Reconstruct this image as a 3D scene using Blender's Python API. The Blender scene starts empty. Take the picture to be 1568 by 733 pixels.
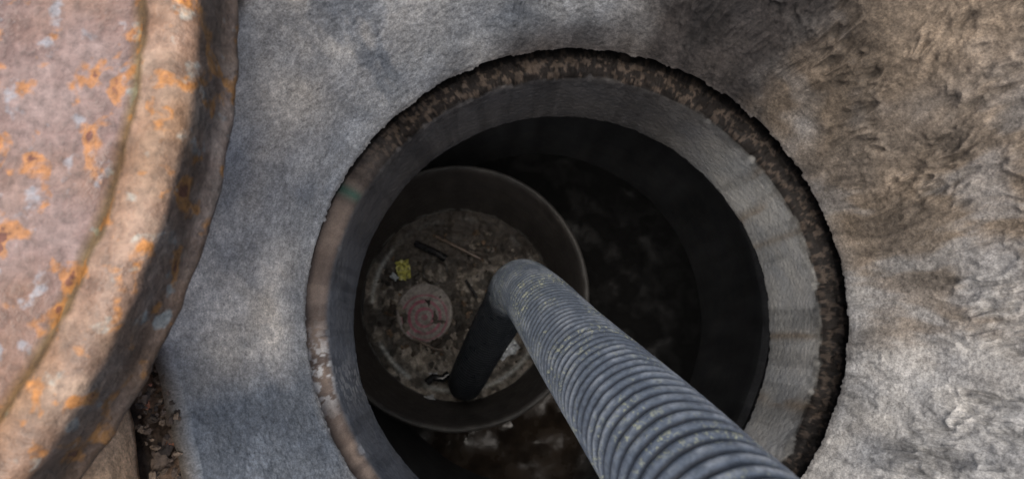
import bpy, math, random
import numpy as np
from mathutils import Vector
random.seed(4); rng=np.random.default_rng(7)
S=bpy.context.scene
S.view_settings.view_transform='Standard'
try: S.view_settings.look='None'
except: pass
S.view_settings.exposure=0

# ---------------------------------------------------------------- noise
def _h(i,j,k,seed):
    with np.errstate(over='ignore'):
        n=(i.astype(np.int64)*374761393+j.astype(np.int64)*668265263+k.astype(np.int64)*2147483647+seed*1274126177)&0xffffffff
        n=((n^(n>>13))*1274126177)&0xffffffff
        n=n^(n>>16)
        n=(n*2246822519)&0xffffffff
        n=n^(n>>15)
    return (n&0xffffff)/float(0xffffff)
def vn(x,y,z,seed=0):
    x,y,z=np.broadcast_arrays(np.asarray(x,float),np.asarray(y,float),np.asarray(z,float))
    i=np.floor(x);j=np.floor(y);k=np.floor(z)
    u=x-i;v=y-j;w=z-k
    u=u*u*u*(u*(u*6-15)+10);v=v*v*v*(v*(v*6-15)+10);w=w*w*w*(w*(w*6-15)+10)
    i=i.astype(np.int64);j=j.astype(np.int64);k=k.astype(np.int64)
    r=0
    for a in (0,1):
        for b in (0,1):
            for c in (0,1):
                wt=(u if a else 1-u)*(v if b else 1-v)*(w if c else 1-w)
                r=r+wt*_h(i+a,j+b,k+c,seed)
    return r
def fbm(x,y,z,o=4,seed=0,g=.5):
    s=0;a=1;t=0
    for n in range(o):
        s=s+a*vn(x*2**n+7.3*n,y*2**n+3.1*n,z*2**n+1.7*n,seed+n);t+=a;a*=g
    return s/t
def sm(a,b,x):
    t=np.clip((x-a)/(b-a),0,1);return t*t*(3-2*t)

# ---------------------------------------------------------------- mesh helpers
def grid(name,P,wrap=True,mat=None,col=None,flip=False,smooth=True):
    """P: (m rings, n around, 3)"""
    m,n,_=P.shape
    idx=np.arange(m*n).reshape(m,n)
    if wrap: nx=np.roll(idx,-1,axis=1)
    else: nx=idx[:,1:]; idx=idx[:,:-1]
    F=np.stack([idx[:-1],nx[:-1],nx[1:],idx[1:]],-1).reshape(-1,4)
    if flip: F=F[:,::-1]
    me=bpy.data.meshes.new(name)
    nf=len(F)
    me.vertices.add(m*n); me.vertices.foreach_set('co',P.reshape(-1).astype(np.float32))
    me.loops.add(nf*4); me.loops.foreach_set('vertex_index',F.reshape(-1).astype(np.int32))
    me.polygons.add(nf)
    me.polygons.foreach_set('loop_start',(np.arange(nf)*4).astype(np.int32))
    me.update(calc_edges=True); me.validate()
    me.polygons.foreach_set('use_smooth',np.full(len(me.polygons),smooth))
    if col is not None:
        a=me.color_attributes.new('Col','FLOAT_COLOR','POINT')
        c=np.ones((m*n,4),np.float32); c[:,:3]=col.reshape(-1,3)
        a.data.foreach_set('color',c.reshape(-1))
    ob=bpy.data.objects.new(name,me); S.collection.objects.link(ob)
    if mat: me.materials.append(mat)
    return ob
def mesh(name,V,F,mat,smooth=False,col=None):
    me=bpy.data.meshes.new(name); me.from_pydata(V,[],F); me.update()
    for p in me.polygons: p.use_smooth=smooth
    if col is not None:
        a=me.color_attributes.new('Col','FLOAT_COLOR','POINT')
        c=np.ones((len(V),4),np.float32); c[:,:3]=np.array(col)
        a.data.foreach_set('color',c.reshape(-1))
    ob=bpy.data.objects.new(name,me); S.collection.objects.link(ob)
    me.materials.append(mat); return ob
def mixc(a,b,t):
    t=t[...,None]; return a*(1-t)+b*t
def C(*c): return np.array(c,float)

# ---------------------------------------------------------------- materials
def newmat(name):
    m=bpy.data.materials.new(name); m.use_nodes=True
    nt=m.node_tree; b=nt.nodes['Principled BSDF']; return m,nt,b
def N(nt,t,**k):
    n=nt.nodes.new(t)
    for a,v in k.items():
        if a in n.inputs: n.inputs[a].default_value=v
        else: setattr(n,a,v)
    return n
def ramp(nt,src,stops):
    r=nt.nodes.new('ShaderNodeValToRGB'); e=r.color_ramp.elements
    while len(e)<len(stops): e.new(.5)
    for q,(p,c) in zip(e,stops):
        q.position=p; q.color=(c,c,c,1) if isinstance(c,(int,float)) else (*c,1)
    nt.links.new(src,r.inputs[0]); return r.outputs[0]
def mul(nt,a,b,fac=1,mode='MULTIPLY'):
    m=nt.nodes.new('ShaderNodeMix'); m.data_type='RGBA'; m.blend_type=mode
    m.inputs[0].default_value=fac if isinstance(fac,(int,float)) else 0
    if not isinstance(fac,(int,float)): nt.links.new(fac,m.inputs[0])
    for s,i in ((a,6),(b,7)):
        if isinstance(s,tuple): m.inputs[i].default_value=(*s,1)
        else: nt.links.new(s,m.inputs[i])
    return m.outputs[2]
def noise(nt,scale,detail=6,rough=.6,co=None,dist=0):
    n=N(nt,'ShaderNodeTexNoise',Scale=scale,Detail=min(detail,4),Roughness=rough,Distortion=dist)
    if co is None:
        g=nt.nodes.new('ShaderNodeNewGeometry'); co=g.outputs['Position']
    nt.links.new(co,n.inputs['Vector']); return n.outputs['Fac']
def bump(nt,b,srcs,prev=None):
    for s,st,d in srcs:
        n=N(nt,'ShaderNodeBump',Strength=st,Distance=d)
        nt.links.new(s,n.inputs['Height'])
        if prev: nt.links.new(prev,n.inputs['Normal'])
        prev=n.outputs[0]
    nt.links.new(prev,b.inputs['Normal'])
def colmat(name,rough=(.6,.95),speck=(.62,1.35),b1=.003,s1=90,s2=600,spec=.35,fine=.3):
    m,nt,b=newmat(name)
    at=N(nt,'ShaderNodeVertexColor',layer_name='Col')
    n1=noise(nt,s1,4,.75); n2=noise(nt,s2,1,.7); n3=noise(nt,14,3,.6)
    c=mul(nt,at.outputs[0],ramp(nt,n1,[(.3,speck[0]),(.7,speck[1])]))
    c=mul(nt,c,ramp(nt,n2,[(.25,1-fine),(.75,1+fine)]))
    c=mul(nt,c,ramp(nt,n3,[(.3,(.84,.86,.89)),(.7,(1.15,1.12,1.07))]))
    nt.links.new(c,b.inputs['Base Color'])
    nt.links.new(ramp(nt,n1,[(.3,rough[0]),(.6,rough[1])]),b.inputs['Roughness'])
    b.inputs['Specular IOR Level'].default_value=spec
    bump(nt,b,[(n1,.8,b1)])
    return m
M_conc=colmat('rough_concrete',s1=150,s2=480,b1=.0014,speck=(.60,1.38),fine=.32,rough=(.55,.9))
M_ring=colmat('smooth_concrete',speck=(.85,1.13),b1=.0007,fine=.15,s1=120,spec=.12)
M_dark=colmat('damp_concrete',rough=(.5,.85),b1=.0012,s1=40,s2=200,fine=.15,speck=(.75,1.25))
M_debris=colmat('silt_debris',rough=(.35,.8),b1=.004,s1=80,s2=260,speck=(.45,1.5))

# ---------------------------------------------------------------- frame of the shaft
AX,AY=.10,.030
NT=2200
th=np.linspace(0,2*math.pi,NT,endpoint=False)
ct,st=np.cos(th),np.sin(th)
deg=lambda a:np.cos(th-math.radians(a))
def bumpang(a,w):   # gaussian in angle (deg)
    d=(np.degrees(th)-a+180)%360-180
    return np.exp(-(d/w)**2)

# ---- funnel-shaped concrete neck -----------------------------------------
ms=320
s=np.linspace(0,1,ms)[:,None]
T=th[None,:]
ztop=.27+.075*np.cos(T-math.radians(20))
ztop=ztop-.02*bumpang(196,13)+.012*(fbm(ct*9,st*9,0*ct,4,3)-.5)
sl=(ztop-.03)/.883
d=s*sl
r=.325+d*.47; z=.03+d*.883
x=ct*r; y=st*r
right=sm(-.15,.75,np.cos(T-math.radians(25)))*np.ones_like(s)
A=fbm(x*14,y*14,z*14,3,11)-.5
wob=(fbm(x*9,y*9,z*9,2,21)-.5)*3.0
wob2=(fbm(x*12,y*12,z*12,2,22)-.5)*3.0
wf=(fbm(x*45,y*45,z*45,2,23)-.5)*.5
# trowel drags: long along the slope, narrow around it
n1=fbm(ct*28+wob+wf,st*28+wob2-wf,d*17+wob*.7+wf,2,31,.4)
rid=1-np.abs(2*n1-1)*3.0
n1b=fbm(ct*64+wob*1.6+wf,st*64+wob2*1.6+wf,d*34+wob-wf,2,33,.4)
rid2=1-np.abs(2*n1b-1)*2.6
n2=fbm(x*95,y*95,z*80,2,41,.6)
n3=fbm(x*280,y*280,z*280,1,51)
patch=sm(.38,.58,fbm(ct*6+3,st*6,d*14,3,34))
amp=right*sm(.0,.35,s)
rid=np.clip(rid,-.6,1); rid2=np.clip(rid2,-.6,1)
hgt=.006*A+(.0002+.0026*amp*(.12+.88*patch))*rid+(.0002+.0022*amp*(.2+.8*patch))*rid2+.0011*(n2-.5)+.0006*(n3-.5)
# horizontal mortar cracks on the right
for ca_,wd in ((-6,1.1),(-13,.8),(9,.7)):
    dd=((np.degrees(T)-ca_-5*(fbm(d*20,0*T,0*d,3,ca_+60)-.5)+180)%360-180)
    hgt=hgt-.004*np.exp(-(dd/(wd*.35))**2)*sm(.25,.5,s)*sm(.35,.55,fbm(d*16+0*T,0*T+ca_,0*d,2,44))
hgt=hgt*sm(-.02,.06,s+.03)
x=x-ct*.883*hgt; y=y-st*.883*hgt; zz=z+.47*hgt
# colours
grey=C(.29,.292,.292); tan=C(.44,.405,.36); blue=C(.155,.175,.202); brown=C(.155,.12,.087); light=C(.45,.435,.41); dk=C(.042,.036,.033)
col=np.ones(x.shape+(3,))*grey
L=fbm(ct*7+0*s,st*7+0*s,d*10,4,71); L2=fbm(ct*15+wob*.4,st*15+wob2*.4,d*12,4,81)
L3=fbm(x*9,y*9,z*9,4,91)
def stain_or_lighten(c,a,w,s0,s1,strength,ns=L3,lo=.3,hi=.55):
    global col
    m=bumpang(a,w)[None,:]*(sm(s0-.15,s0+.1,s)*(1-sm(s1-.1,s1+.15,s)))
    m=np.clip(m*strength*(.35+.65*sm(lo,hi,ns)),0,1)
    col=mixc(col,c,m)
stain_or_lighten(tan*1.05,150,32,.3,1.4,1.0,L3,.34,.58)  # tan staining, also lightened in colour against the cover's shade
stain_or_lighten(blue*1.2,158,22,.0,.45,.6)
stain_or_lighten(blue*.8,130,9,.1,.9,.8,L2,.42,.58)
stain_or_lighten(tan*1.3,181,10,.2,1.4,1.4,L)
stain_or_lighten(blue*.85,204,14,.0,1.3,1.5,L3,.15,.4)
stain_or_lighten(C(.22,.25,.29),225,15,.3,1.3,.8)
stain_or_lighten(blue*.6,98,28,-.2,.45,.9,L3)
stain_or_lighten(brown,48,26,.0,1.4,1.3)
stain_or_lighten(brown*1.2,15,20,.0,1.3,1.05,L2)
stain_or_lighten(light,-14,16,-.2,1.4,1.25,L)
stain_or_lighten(light*.95,-38,20,-.2,1.4,1.15,L)
stain_or_lighten(brown*1.1,-3,7,.1,1.3,.8,L2)
stain_or_lighten(brown*2.4,38,15,.55,1.4,.7,L2,.4,.6)
stain_or_lighten(dk,63,13,-.3,.6,1.8,L3,.05,.4)
stain_or_lighten(dk*1.3,92,30,-.3,.10,.9,L3)
streak=sm(.52,.66,L2)
col=mixc(col,col*.65,streak*(.25+.55*right))
band=sm(.5,.62,fbm(ct*10+wob*.5,st*10+wob2*.5,d*11,3,83))*right
col=mixc(col,col*.55,band*.6)
col=mixc(col,col*1.35,sm(.50,.62,fbm(x*34,y*34,z*34,3,87))*(1-right)*.7)
pit=sm(.25,-.5,rid)*.6+sm(.1,-.5,rid2)*.5  # groove dirt, with crevice shadow painted into the colour
col=mixc(col,col*.42,np.clip(right*pit*(.3+.7*patch),0,1)*.8)
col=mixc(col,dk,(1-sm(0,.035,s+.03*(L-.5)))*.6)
NY=.007
P=np.stack([x+AX,y+AY+NY*(1-s),zz],-1)
def ringrow(rr,zv,ns=0,seed=0):
    rr=rr+ns*(fbm(ct*14,st*14,0*ct,4,seed)-.5)*2
    return np.stack([AX+ct*rr,AY+NY+st*rr,zv+0*ct],-1)
chip=.005*(fbm(ct*22,st*22,0*ct,4,5)-.5)+.006*sm(.62,.75,vn(ct*17,st*17,0*ct,8))+.003*(fbm(ct*90,st*90,0*ct,2,9)-.5)
P[0,:,0]+=ct*chip; P[0,:,1]+=st*chip
P[1,:,0]+=ct*chip*.6; P[1,:,1]+=st*chip*.6
lip=np.stack([ringrow(.356,.008),ringrow(.342,.020)])
last=P[-1]; rl=np.hypot(last[:,0]-AX,last[:,1]-AY)
o1=np.stack([AX+ct*(rl+.018),AY+st*(rl+.018),last[:,2]+.003],-1)
o2=np.stack([AX+ct*(rl+.03),AY+st*(rl+.03),last[:,2]-.15],-1)
P=np.concatenate([lip,P,o1[None],o2[None]])
col=np.concatenate([np.ones((2,NT,3))*dk*.6,col,np.ones((2,NT,3))*C(.12,.1,.08)])
grid('concrete_manhole_neck',P,True,M_conc,col)

# ---- concrete adjusting ring ------------------------------------------------
prof=[(.40,.004,0),(.352,-.002,0),(.342,-.001,0)]+[(q,.0005,0) for q in np.linspace(.336,.316,11)]+[(.3135,-.001,0),(.3115,-.003,0),(.3095,-.006,1),(.3085,-.010,1),(.308,-.014,1)]
for q in np.linspace(-.02,-.163,60): prof.append((.308,q,1))
prof+= [(.3085,-.167,1),(.3105,-.171,1),(.314,-.173,1),(.34,-.174,2),(.45,-.175,2),(.80,-.175,2)]
rows=[];cols=[]
white=C(.50,.51,.52)
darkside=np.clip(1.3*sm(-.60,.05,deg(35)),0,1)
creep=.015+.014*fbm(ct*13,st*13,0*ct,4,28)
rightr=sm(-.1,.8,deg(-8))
for (rr,zv,k) in prof:
    a=0 if k==2 else 1
    nb=(fbm(ct*7,st*7,zv*12+0*ct,3,15)-.5)*.003*a+(fbm(ct*70,st*70,zv*210+0*ct,2,16)-.5)*.0010*a
    if zv>-.012 and rr<.33: nb=nb+.003*sm(.6,.8,fbm(ct*26,st*26,0*ct,3,18))
    if k==1 and zv<-.163: nb=nb+.003*sm(.5,.8,fbm(ct*40,st*40,0*ct,2,19))
    dz=(fbm(ct*45,st*45,rr*120+0*ct,3,17)-.5)*(.009*darkside+.002) if k==0 else 0
    rows.append(np.stack([AX+ct*(rr+nb),AY+st*(rr+nb),zv+dz+0*ct],-1))
    v=fbm(ct*15,st*15,zv*3+0*ct,4,25); w=fbm(ct*11,st*11,zv*9+0*ct,3,26)
    c=np.ones((NT,3))*C(.27,.265,.25)  # wall tone by angle: concrete colour plus uneven sky light painted in
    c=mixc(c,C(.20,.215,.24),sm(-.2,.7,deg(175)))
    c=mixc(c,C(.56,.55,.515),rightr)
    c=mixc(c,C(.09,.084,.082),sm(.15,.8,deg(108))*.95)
    c=mixc(c,c*.6,sm(.52,.68,v)*.6)
    c=mixc(c,C(.33,.24,.15),(bumpang(-5,1.2)+bumpang(-22,1.6)+bumpang(28,2)+.7*bumpang(20,1)+bumpang(38,1.5))*.6*sm(.3,.6,w))
    c=mixc(c,white*.9,bumpang(197,6)*sm(.48,.56,fbm(ct*40,st*40,zv*120+0*ct,3,27))*.8)
    c=mixc(c,c*.75,sm(.50,.66,w)*.6)
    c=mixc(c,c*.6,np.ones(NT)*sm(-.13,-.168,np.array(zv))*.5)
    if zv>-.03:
        c=mixc(c,c*.42,sm(-.024,-.006,np.array(zv))*rightr)  # right lip darkened in colour to offset overhead light
        led=np.ones((NT,3))*C(.17,.135,.115)
        led=mixc(led,C(.07,.055,.05),sm(.45,.6,w)*.6)
        led=mixc(led,white,bumpang(193,7)*sm(.44,.58,fbm(ct*50,st*50,rr*150+0*ct,4,27))*.85)
        led=mixc(led,C(.05,.13,.10),bumpang(152,1.2)*.9)
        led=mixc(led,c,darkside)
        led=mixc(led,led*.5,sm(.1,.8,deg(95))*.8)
        c=mixc(c,led,np.ones(NT)*sm(-.014,-.002,np.array(zv)))
        dist=(.325-rr)+max(0,-zv)*.8
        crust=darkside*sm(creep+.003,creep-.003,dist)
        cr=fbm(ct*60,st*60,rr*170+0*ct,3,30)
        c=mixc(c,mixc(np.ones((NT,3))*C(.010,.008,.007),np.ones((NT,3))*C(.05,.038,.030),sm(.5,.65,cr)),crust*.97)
        c=mixc(c,c*.55,darkside*sm(.5,.6,fbm(ct*30,st*30,zv*80+0*ct,3,29))*.6)
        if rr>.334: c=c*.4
    if k==2: c=np.ones((NT,3))*C(.05,.048,.045)
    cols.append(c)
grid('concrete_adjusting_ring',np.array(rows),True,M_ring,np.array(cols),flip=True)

# ---- chamber ---------------------------------------------------------------------
CX,CY=.15,.085
t2=np.linspace(0,2*math.pi,360,endpoint=False); c2,s2=np.cos(t2),np.sin(t2)
rows=[];cols=[]
zs=list(np.linspace(-.17,-1.0,20))+[-1.008,-1.012,-1.022,-1.03]+list(np.linspace(-1.04,-1.66,16))
for zv in zs:
    rr=.60+(.014 if -1.025<zv<-1.01 else 0)-(.012 if zv<-1.02 else 0)
    nb=(fbm(c2*6,s2*6,zv*6+0*c2,4,35)-.5)*.008
    rows.append(np.stack([CX+c2*(rr+nb),CY+s2*(rr+nb),zv+0*c2],-1))
    w=fbm(c2*12,s2*12,zv*3+0*c2,4,36)[:,None]
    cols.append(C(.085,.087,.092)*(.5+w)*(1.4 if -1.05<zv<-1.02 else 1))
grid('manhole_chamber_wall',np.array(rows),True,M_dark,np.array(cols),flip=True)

M_wet,nt,b=newmat('wet_floor')
at=N(nt,'ShaderNodeVertexColor',layer_name='Col')
n=noise(nt,12,4,.5); n2_=noise(nt,60,2,.6)
nt.links.new(mul(nt,at.outputs[0],ramp(nt,n,[(.35,.5),(.65,1.5)])),b.inputs['Base Color'])
sepc=nt.nodes.new('ShaderNodeSeparateColor'); nt.links.new(at.outputs[0],sepc.inputs[0])
nt.links.new(mul(nt,ramp(nt,sepc.outputs[0],[(.010,.95),(.03,.30)]),ramp(nt,n,[(.4,.5),(.55,1.)])),b.inputs['Roughness'])
b.inputs['Specular IOR Level'].default_value=.3
bump(nt,b,[(n,.3,.01),(n2_,.3,.002)])
rr=np.linspace(.0,.64,60)[:,None]
X=CX+rr*c2;Y=CY+rr*s2;Z=-1.60+.03*(fbm(X*8,Y*8,0*X,4,45)-.5)
one=np.ones(X.shape+(3,))
wetp=sm(.35,.2,np.hypot(X-.05,(Y+.33)))
col=mixc(one*C(.008,.008,.008),one*C(.045,.033,.024),wetp)
grid('chamber_floor',np.stack([X,Y,Z],-1),True,M_wet,col)

# ---- sump pipe --------------------------------------------------------------------
def pc(z):
    f=(-.85-z)/.6; return (-.097-.028*f,.105+.008*f)
rows=[];cols=[]
pp=[(.345,-1.62),(.338,-.90),(.333,-.86),(.329,-.852),(.325,-.85),(.321,-.853),(.319,-.862)]
pp+=[(.318-.004*i/26,-.87-.6*i/26) for i in range(27)]
for rr_,zv in pp:
    cx,cy=pc(max(zv,-1.47))
    nb=(fbm(c2*5,s2*5,zv*8+0*c2,3,55)-.5)*.004
    rows.append(np.stack([cx+c2*(rr_+nb),cy+s2*(rr_+nb),zv+0*c2],-1))
    w=fbm(c2*10,s2*10,zv*5+0*c2,4,56)[:,None]
    c=C(.078,.070,.066)*(.5+.8*w)
    if zv<-1.40 : c=mixc(c,C(.26,.26,.25)*np.ones_like(c),sm(.42,.56,fbm(c2*14,s2*14,zv*40+0*c2,3,57)))
    if .3205<rr_<.331 and zv>-.86: c=C(.05,.048,.046)*(.4+1.1*w)
    cols.append(c)
grid('sump_pipe',np.array(rows),True,M_dark,np.array(cols),flip=True)

FX,FY=pc(-1.45)
rr=np.linspace(0.,.318,120)[:,None]
X=FX+rr*c2;Y=FY+rr*s2
q=fbm(X*16,Y*16,0*X,4,65); q2=fbm(X*60,Y*60,0*X,3,66)
Z=-1.445+.035*(q-.5)+.020*(q2-.5)+.02*sm(.25,.32,rr)
one=np.ones(X.shape+(3,))
wet=sm(.49,.42,q)
col=mixc(one*C(.25,.228,.202),one*C(.14,.124,.105),sm(.40,.6,q2))
col=mixc(col,one*C(.035,.03,.026),wet*.85)
bl=sm(.52,.60,fbm(X*34,Y*34,0*X,3,69))
col=mixc(col,one*C(.03,.026,.023),bl*.8)
edge=np.exp(-((rr-.285)/.007)**2)*np.ones_like(X)*sm(.38,.5,fbm(X*12,Y*12,0*X,3,67))
col=mixc(col,one*C(.36,.37,.36),edge*.9)
col=mixc(col,one*C(.05,.045,.04),np.exp(-((rr-.262)/.010)**2)*np.ones_like(X)*.7)
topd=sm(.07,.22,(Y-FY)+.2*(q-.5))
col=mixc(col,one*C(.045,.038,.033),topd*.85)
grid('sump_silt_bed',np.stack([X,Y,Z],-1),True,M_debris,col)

import bmesh
bm=bmesh.new(); bmesh.ops.create_icosphere(bm,subdivisions=2,radius=1); 
IV=np.array([v.co[:] for v in bm.verts]); IF=[[v.index for v in f.verts] for f in bm.faces]; bm.free()
def rocks(name,n,posf,sizef,colf,mat,jag=.35):
    V=[];F=[];K=[]
    for i in range(n):
        p=np.array(posf(i)); sz=sizef(i)
        sc=np.array([1,random.uniform(.5,1),random.uniform(.35,.7)])*sz
        a=random.uniform(0,6.28); R=np.array([[math.cos(a),-math.sin(a),0],[math.sin(a),math.cos(a),0],[0,0,1]])
        off=random.uniform(0,99)
        nn=vn(IV[:,0]*1.7+off,IV[:,1]*1.7,IV[:,2]*1.7,77)
        v=(IV*(1+jag*2*(nn-.5))[:,None]*sc)@R.T+p
        b0=len(V); V+=v.tolist(); F+=[[b0+k for k in f] for f in IF]
        c=np.array(colf(i))*random.uniform(.6,1.3); K+=[c]*len(IV)
    return mesh(name,V,F,mat,False,K)
def sp(i):
    a=random.uniform(0,6.28); q=.285*math.sqrt(random.random())
    return (FX+q*math.cos(a),FY+q*math.sin(a),-1.443)
pal=[(.13,.11,.09),(.06,.05,.04),(.17,.15,.13),(.035,.028,.023),(.11,.075,.05),(.03,.027,.024)]
rocks('sump_gravel',480,sp,lambda i:random.choice([.003,.005,.007,.011,.019 if i%7==0 else .006]),lambda i:random.choice(pal),M_debris,.6)

def simple(name,c,rough=.5,var=.25,scale=60,bst=.3,metal=0,spec=.5):
    m,nt,b=newmat(name); n=noise(nt,scale,6,.6)
    nt.links.new(mul(nt,(c[0],c[1],c[2]),ramp(nt,n,[(.3,1-var*2),(.7,1+var)])),b.inputs['Base Color'])
    b.inputs['Roughness'].default_value=rough; b.inputs['Metallic'].default_value=metal
    b.inputs['Specular IOR Level'].default_value=spec
    bump(nt,b,[(n,bst,.002)]); return m
m,nt,b=newmat('ringed_plastic')
tc=nt.nodes.new('ShaderNodeTexCoord')
ns_=nt.nodes.new('ShaderNodeTexNoise'); ns_.inputs['Scale'].default_value=25; nt.links.new(tc.outputs['Object'],ns_.inputs['Vector'])
vm=N(nt,'ShaderNodeVectorMath',operation='MULTIPLY_ADD'); nt.links.new(ns_.outputs['Color'],vm.inputs[0]); vm.inputs[1].default_value=(.010,.010,0); vm.inputs[2].default_value=(0,0,0)
ad=N(nt,'ShaderNodeVectorMath',operation='ADD'); nt.links.new(tc.outputs['Object'],ad.inputs[0]); nt.links.new(vm.outputs[0],ad.inputs[1])
sb=N(nt,'ShaderNodeVectorMath',operation='SUBTRACT'); nt.links.new(ad.outputs[0],sb.inputs[0]); sb.inputs[1].default_value=(.006,-.010,0)
ln=N(nt,'ShaderNodeVectorMath',operation='LENGTH'); nt.links.new(sb.outputs[0],ln.inputs[0])
ma=N(nt,'ShaderNodeMath',operation='MULTIPLY'); ma.inputs[1].default_value=2*math.pi/.0235; nt.links.new(ln.outputs['Value'],ma.inputs[0])
si=N(nt,'ShaderNodeMath',operation='SINE'); nt.links.new(ma.outputs[0],si.inputs[0])
sh=N(nt,'ShaderNodeMath',operation='MULTIPLY_ADD'); nt.links.new(si.outputs[0],sh.inputs[0]); sh.inputs[1].default_value=.5; sh.inputs[2].default_value=.5
rg=ramp(nt,sh.outputs[0],[(.42,0.0),(.75,1.0)])
cut=ramp(nt,ln.outputs['Value'],[(.074,1.0),(.080,0.0)])
nz=noise(nt,45,6,.7); nzr=ramp(nt,nz,[(.36,.35),(.56,.9)])
f=mul(nt,mul(nt,rg,cut),nzr)
cc=mul(nt,(.185,.165,.152),(.25,.038,.085),f,'MIX')
nt.links.new(mul(nt,cc,ramp(nt,noise(nt,90,5,.7),[(.36,.45),(.6,1.1)])),b.inputs['Base Color']); b.inputs['Roughness'].default_value=.5
M_lid=m
rr=np.array([0,.01,.02,.03,.04,.05,.06,.07,.08,.087,.092,.094,.094])[:,None]
zz_=np.array([.002,.002,.002,.002,.0025,.002,.002,.002,.002,.003,.003,.001,-.012])[:,None]
X=rr*c2; ob=grid('plastic_lid',np.stack([X*1.0,rr*s2*1.06,zz_+.005*(fbm(X*30,rr*s2*30,0*X,3,140)-.5)],-1),True,M_lid)
ob.location=(-.236,.083,-1.437); ob.rotation_euler=(.05,-.04,0)

def sheet(name,w,h,loc,rot,mat,amp=.01,n=14,seed=1):
    u=np.linspace(-1,1,n)[:,None]; v=np.linspace(-1,1,n)[None,:]
    X=u*w+0*v; Y=v*h+0*u
    Z=amp*2*(fbm(u*2+v*0+seed,v*2+0*u,0*X,3,seed)-.5)
    X=X*(1+.2*(vn(v*3+0*u,0*X,0*X,seed+4)-.5)); Y=Y*(1+.3*(vn(u*3+0*v,0*X,0*X,seed+5)-.5))
    o=grid(name,np.stack([X,Y,Z],-1),False,mat); o.location=loc; o.rotation_euler=rot; return o
sheet('snack_wrapper',.022,.032,(-.305,.222,-1.405),(.3,.1,.2),simple('yellow_foil',(.40,.39,.10),.3,.45,110),.014,seed=3)
sheet('plastic_bag',.036,.030,(.036,-.03,-1.40),(.2,-.2,.6),simple('clear_plastic',(.62,.66,.70),.12,.45,40,.8,spec=1),.022,22,seed=9)
sheet('plastic_scrap',.020,.028,(-.205,-.205,-1.37),(.6,.1,.5),simple('pale_plastic',(.32,.33,.34),.3,.3),.014,seed=12)
sheet('paper_scrap',.009,.013,(-.335,.20,-1.41),(.1,.3,.9),simple('white_paper',(.4,.44,.47),.5,.3),.008,seed=15)
sheet('puddle_glint',.014,.010,(-.20,-.12,-1.41),(.2,.3,.2),simple('glint_pale',(.4,.42,.45),.2,.3,spec=1),.010,seed=18)  # pale glossy sheet standing in for a puddle glint

M_blk=simple('black_rubber',(.018,.018,.02),.25,.3)
def tube(name,pts,rad,mat):
    cu=bpy.data.curves.new(name,'CURVE'); cu.dimensions='3D'; cu.bevel_depth=rad; cu.bevel_resolution=3; cu.use_fill_caps=True
    sp_=cu.splines.new('POLY'); sp_.points.add(len(pts)-1)
    for q,p in zip(sp_.points,pts): q.co=(*p,1)
    ob=bpy.data.objects.new(name,cu); S.collection.objects.link(ob); cu.materials.append(mat)
    return ob
tube('plastic_bottle',[(-.265,.31,-1.41),(-.255,.305,-1.405),(-.19,.275,-1.405),(-.165,.26,-1.405)],.012,M_blk)
M_wood=simple('wet_wood',(.12,.09,.07),.4)
tube('wood_stick',[(-.20,.335,-1.41),(-.13,.30,-1.40),(-.05,.26,-1.41)],.006,M_wood)
tube('wood_stick.001',[(-.27,.0,-1.415),(-.20,-.035,-1.415),(-.17,-.04,-1.42)],.004,M_wood)
tube('wood_stick.002',[(-.10,.19,-1.42),(-.06,.13,-1.415)],.005,M_blk)
tube('wire_loop',[(-.20+.04*math.cos(a),.215+.038*math.sin(a),-1.412+.004*math.sin(3*a)) for a in np.linspace(0,5.2,26)],.004,simple('dark_wire',(.04,.035,.03),.3))
tube('rubber_scrap',[(-.22,-.14,-1.40),(-.20,-.125,-1.395),(-.17,-.13,-1.395),(-.15,-.115,-1.40)],.013,M_blk)

# ---- corrugated suction hose --------------------------------------------------------
pts=[(1.1,-3.2,.425),(.85,-2.6,.425),(.62,-2.0,.43),(.5,-1.5,.50),(.42,-1.15,.80),(.32,-.75,1.04),(.235,-.40,1.00),(.172,-.205,.72),(.130,-.097,.38),(.094,-.012,.04),
     (.062,.065,-.25),(.042,.092,-.42),(.018,.058,-.62),(-.028,-.018,-.86),(-.070,-.098,-1.06),(-.090,-.135,-1.24),(-.088,-.132,-1.43)]
pts=[np.array(p) for p in pts]
pts=[2*pts[0]-pts[1]]+pts+[2*pts[-1]-pts[-2]]
cur=[]
for i in range(1,len(pts)-2):
    p0,p1,p2,p3=pts[i-1:i+3]
    for t in np.linspace(0,1,60,endpoint=False):
        cur.append(.5*((2*p1)+(-p0+p2)*t+(2*p0-5*p1+4*p2-p3)*t*t+(-p0+3*p1-3*p2+p3)*t**3))
cur.append(pts[-2]); cur=np.array(cur)
L_=np.concatenate([[0],np.cumsum(np.linalg.norm(np.diff(cur,axis=0),axis=1))])
pitch=.0165; step=pitch/12
ss=np.arange(0,L_[-1],step)
cc_=np.stack([np.interp(ss,L_,cur[:,k]) for k in range(3)],-1)
ker=np.hanning(61);ker/=ker.sum()
cp=np.pad(cc_,((30,30),(0,0)),mode='edge'); cs=np.stack([np.convolve(cp[:,k],ker,'valid') for k in range(3)],-1)
tg=np.gradient(cs,axis=0); tg/=np.linalg.norm(tg,axis=1)[:,None]
u=np.cross(tg[0],[0,0,1.]); u/=np.linalg.norm(u); U=[u]
for i in range(1,len(tg)):
    u=U[-1]-tg[i]*np.dot(U[-1],tg[i]); u/=np.linalg.norm(u); U.append(u)
U=np.array(U); W=np.cross(tg,U)
nh=96; a=np.linspace(0,2*math.pi,nh,endpoint=False)
sv=ss[:,None]; ph=(sv/pitch-a[None,:]/(2*math.pi))%1
prof_=np.clip(np.sin(math.pi*ph),0,1)**.8
ca,sa=np.cos(a)[None,:],np.sin(a)[None,:]
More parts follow.
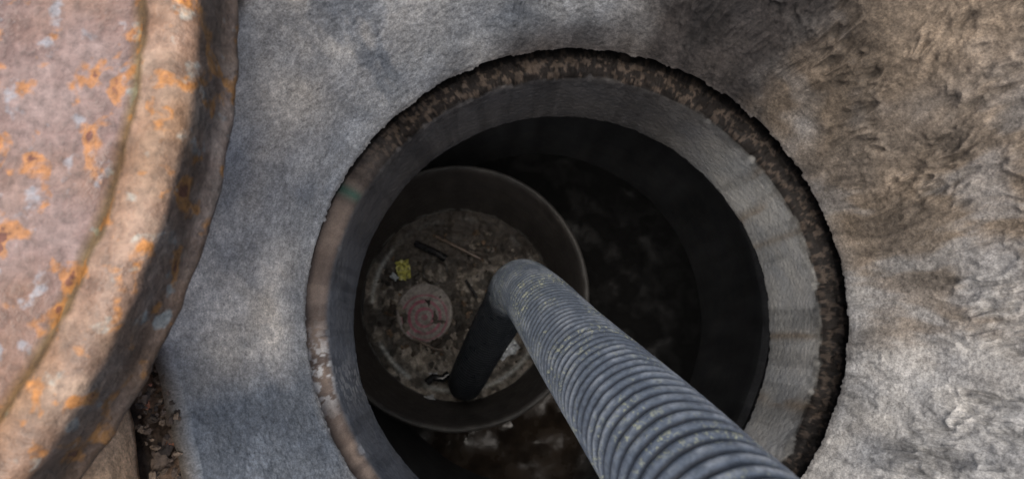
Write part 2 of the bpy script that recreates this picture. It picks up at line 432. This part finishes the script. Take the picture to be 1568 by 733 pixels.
dn=(fbm(ca*3+0*sv,sa*3+0*sv,sv*9,3,95)-.5)*.0016
R_=.0452+.0056*prof_+dn
Ph=cs[:,None,:]+R_[...,None]*(ca[...,None]*U[:,None,:]+sa[...,None]*W[:,None,:])
base=np.ones(ph.shape+(3,))*C(.092,.110,.138)
base=mixc(base,np.ones_like(base)*C(.008,.008,.009),sm(.78,.35,prof_))
dust_sheen=fbm(ca*4+0*sv,sa*4+0*sv,sv*22,4,96)
base=mixc(base,np.ones_like(base)*C(.28,.305,.335),sm(.40,.68,dust_sheen)*.65*sm(.7,.99,prof_))  # pale dust and a bluish highlight painted on the rib crests
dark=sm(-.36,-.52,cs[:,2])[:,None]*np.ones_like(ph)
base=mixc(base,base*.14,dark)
M_h,nt,b=newmat('corrugated_pvc')
at=N(nt,'ShaderNodeVertexColor',layer_name='Col')
n1_=noise(nt,260,3,.7); n2_=noise(nt,35,3,.5)
g=nt.nodes.new('ShaderNodeNewGeometry'); vs=N(nt,'ShaderNodeVectorMath',operation='MULTIPLY'); vs.inputs[1].default_value=(1,1,.30); nt.links.new(g.outputs['Position'],vs.inputs[0])
sc1=ramp(nt,noise(nt,330,3,.7,co=vs.outputs[0]),[(.53,0.),(.60,1.)])
sc2=ramp(nt,noise(nt,16,3,.65),[(.48,0.05),(.60,.85)])
sepc=nt.nodes.new('ShaderNodeSeparateColor'); nt.links.new(at.outputs[0],sepc.inputs[0])
onr=ramp(nt,sepc.outputs[0],[(.04,0.),(.08,.9)])
c=mul(nt,at.outputs[0],ramp(nt,n1_,[(.3,.65),(.7,1.35)]))
c=mul(nt,c,(.35,.36,.25),mul(nt,mul(nt,sc1,sc2),onr),'MIX')
nt.links.new(c,b.inputs['Base Color'])
nt.links.new(ramp(nt,n2_,[(.3,.24),(.7,.45)]),b.inputs['Roughness'])
bump(nt,b,[(n1_,.35,.0006)])
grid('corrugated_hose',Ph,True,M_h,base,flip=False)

# ---- cast iron cover -------------------------------------------------------------------
mc,nt,b=newmat('rusted_iron')
n1_=noise(nt,22,4,.65); n2_=noise(nt,130,3,.7); n3_=noise(nt,40,3,.55,dist=.2)
g=nt.nodes.new('ShaderNodeNewGeometry'); of=N(nt,'ShaderNodeVectorMath',operation='ADD'); of.inputs[1].default_value=(3.1,5.2,1.7); nt.links.new(g.outputs['Position'],of.inputs[0])
n6=noise(nt,9,3,.6,co=of.outputs[0]); n5=noise(nt,55,3,.5,co=of.outputs[0])
c=ramp(nt,n1_,[(.25,(.10,.058,.047)),(.5,(.19,.125,.108)),(.75,(.28,.21,.19))])
c=mul(nt,c,(.19,.10,.055),ramp(nt,n6,[(.46,0.),(.66,.65)]),'MIX')
c=mul(nt,c,(.36,.155,.05),ramp(nt,n3_,[(.555,0.),(.62,.88)]),'MIX')
c=mul(nt,c,(.13,.045,.032),ramp(nt,n3_,[(.655,0.),(.69,.9)]),'MIX')
c=mul(nt,c,(.28,.30,.33),ramp(nt,n5,[(.61,0.),(.69,.6)]),'MIX')
c=mul(nt,c,ramp(nt,n2_,[(.3,.6),(.7,1.35)]))
at=N(nt,'ShaderNodeVertexColor',layer_name='Col')
c=mul(nt,c,at.outputs[0],1)
nt.links.new(c,b.inputs['Base Color'])
nt.links.new(ramp(nt,n1_,[(.3,.38),(.65,.7)]),b.inputs['Roughness'])
bump(nt,b,[(n1_,.6,.004),(n3_,.5,.003),(n2_,.9,.0018)])
t3=np.linspace(0,2*math.pi,1100,endpoint=False); c3,s3=np.cos(t3),np.sin(t3)
pr=[(0.0001,-.010)]+[(q,-.010) for q in np.linspace(.02,.44,70)]+[(.452,-.0105),(.460,-.009),(.4635,-.006),(.466,-.002),(.470,0),(.476,.0012),(.482,.0015),(.488,.0008),(.493,-.002),(.4965,-.006),(.4985,-.012),(.4992,-.02),(.4996,-.03),(.5,-.04),(.501,-.046),(.505,-.049),(.507,-.053),(.505,-.058),(.48,-.060),(.3,-.06),(.0001,-.06)]
rows=[];cols=[]
for q,zv in pr:
    nb=(fbm(c3*30,s3*30,zv*60+0*c3,4,105)-.5)*(.005 if q>.44 else 0)
    dz=(fbm(c3*q*35,s3*q*35,0*c3,4,106)-.5)*.004
    if q>.44: dz=dz*.7
    rows.append(np.stack([c3*(q+nb),s3*(q+nb),zv+dz],-1))
    w=fbm(c3*25,s3*25,zv*30+q*20+0*c3,4,107)[:,None]
    if q<.456: c_=np.ones((1100,3))*C(1,1,1)
    elif q<.468 : c_=C(1.0,.95,.5)*(.4+.6*w)
    elif zv>-.011: c_=C(1.28,1.25,1.0)*(.5+1.1*w)
    else: c_=C(.55,.64,.64)*(.4+.8*w)
    cols.append(c_)
ob=grid('manhole_cover',np.array(rows),True,mc,np.array(cols))
ob.location=(-.692,.19,.432)

# ---- rubble collar, bricks, ground --------------------------------------------------------
M_brick=colmat('old_brick',b1=.004,s1=70,s2=300)
t4=np.linspace(0,2*math.pi,700,endpoint=False); c4,s4=np.cos(t4),np.sin(t4)
rr=np.linspace(.405,.72,110)[:,None]
X=AX+rr*c4;Y=AY+rr*s4
Z=.145+.125*sm(.46,.60,rr)+.09*sm(.58,.66,rr)+(.05*(fbm(X*22,Y*22,0*X,5,115)-.5)+.014*(fbm(X*120,Y*120,0*X,3,118)-.5))*(1-sm(.6,.70,rr))
q=fbm(X*60,Y*60,0*X,3,116)
col=mixc(np.ones(X.shape+(3,))*C(.07,.05,.038),np.ones(X.shape+(3,))*C(.24,.165,.12),sm(.4,.62,q))
grid('mortar_rubble_bed',np.stack([X,Y,Z],-1),True,M_debris,col)
def brick(V,F,K,c,size,rz,col,tilt=0,seed=0):
    bm=bmesh.new(); bmesh.ops.create_cube(bm,size=1)
    for v in bm.verts: v.co=Vector((v.co.x*size[0],v.co.y*size[1],v.co.z*size[2]))
    bmesh.ops.bevel(bm,geom=bm.edges[:],offset=.004,segments=2,affect='EDGES')
    bmesh.ops.subdivide_edges(bm,edges=[e for e in bm.edges if e.calc_length()>.02],cuts=7,use_grid_fill=True)
    A=np.array([v.co[:] for v in bm.verts]); Fs=[[v.index for v in f.verts] for f in bm.faces]; bm.free()
    nn=fbm(A[:,0]*45+seed,A[:,1]*45,A[:,2]*45,3,seed)
    A=A*(1+.16*(nn-.5))[:,None]
    R=np.array([[math.cos(rz),-math.sin(rz),0],[math.sin(rz),math.cos(rz),0],[0,0,1]])
    Tt=np.array([[1,0,0],[0,math.cos(tilt),-math.sin(tilt)],[0,math.sin(tilt),math.cos(tilt)]])
    A=A@Tt.T@R.T+np.array(c)
    b0=len(V); V+=A.tolist(); F+=[[b0+k for k in f] for f in Fs]; K+=[np.array(col)]*len(A)
V=[];F=[];K=[]
nb_=17
for i in range(nb_):
    an=2*math.pi*i/nb_+.1
    q=.555
    cl=random.choice([(.34,.20,.12),(.28,.14,.09),(.36,.26,.18)])
    brick(V,F,K,(AX+q*math.cos(an),AY+q*math.sin(an),.325+random.uniform(-.008,.004)),(.10,.19,.065),an,cl,random.uniform(-.03,.03),i+1)
brick(V,F,K,(-.372,-.135,.205),(.085,.19,.06),math.radians(196),(.62,.42,.27),.05,31)
mesh('brick_collar',V,F,M_brick,True,K)
def rp(i):
    an=math.radians(random.uniform(150,245)); q=random.uniform(.412,.45)
    return (AX+q*math.cos(an),AY+q*math.sin(an),.165+random.uniform(0,.02))
rocks('brick_rubble',900,rp,lambda i:random.choice([.0015,.002,.003,.004,.008 if i%9==0 else .002]),lambda i:random.choice([(.12,.09,.07),(.10,.075,.06),(.36,.16,.10) if i%5==0 else (.08,.06,.045),(.20,.15,.11),(.05,.04,.035)]),M_brick,.7)

M_g,nt,b=newmat('asphalt')
n1_=noise(nt,160,4,.6); n2_=noise(nt,3,6,.6)
nt.links.new(mul(nt,ramp(nt,n1_,[(.3,.03),(.7,.09)]),ramp(nt,n2_,[(.3,.7),(.7,1.3)])),b.inputs['Base Color'])
b.inputs['Roughness'].default_value=.9; bump(nt,b,[(n1_,.8,.004)])
rr=np.concatenate([[.66],np.geomspace(.68,400,60)])[:,None]
X=AX+rr*c4;Y=AY+rr*s4;Z=.37+.004*(fbm(X*2,Y*2,0*X,3,125)-.5)*(rr<8)+0*X
Z[0]-=.12
grid('ground',np.stack([X,Y,Z],-1),True,M_g)

# ---- camera --------------------------------------------------------------------------------
cam=bpy.data.cameras.new('camera'); co=bpy.data.objects.new('camera',cam); S.collection.objects.link(co)
cam.lens=24; cam.sensor_width=36; cam.clip_start=.02; cam.clip_end=1000
co.location=(0,0,.85); co.rotation_euler=(math.radians(8.2),math.radians(-1.37),0)
cam.dof.use_dof=True; cam.dof.focus_distance=.80; cam.dof.aperture_fstop=8
S.camera=co

# ---- light -----------------------------------------------------------------------------------
w=bpy.data.worlds.new('World'); S.world=w; w.use_nodes=True
nt=w.node_tree; bg=nt.nodes['Background']; sk=nt.nodes.new('ShaderNodeTexSky'); sk.sky_type='NISHITA'; sk.sun_disc=False
D=Vector((-.06,-.03,1)).normalized()
el=math.asin(D.z); sk.sun_elevation=el; sk.sun_rotation=math.atan2(D.x,D.y)
sk.air_density=1.0; sk.dust_density=5; sk.ozone_density=.6
nt.links.new(sk.outputs[0],bg.inputs[0]); bg.inputs[1].default_value=.15
sun=bpy.data.lights.new('sun','SUN'); sun.energy=3.2; sun.angle=math.radians(50); sun.color=(1,.975,.93)
so=bpy.data.objects.new('sun',sun); S.collection.objects.link(so)
so.rotation_euler=D.to_track_quat('Z','Y').to_euler()
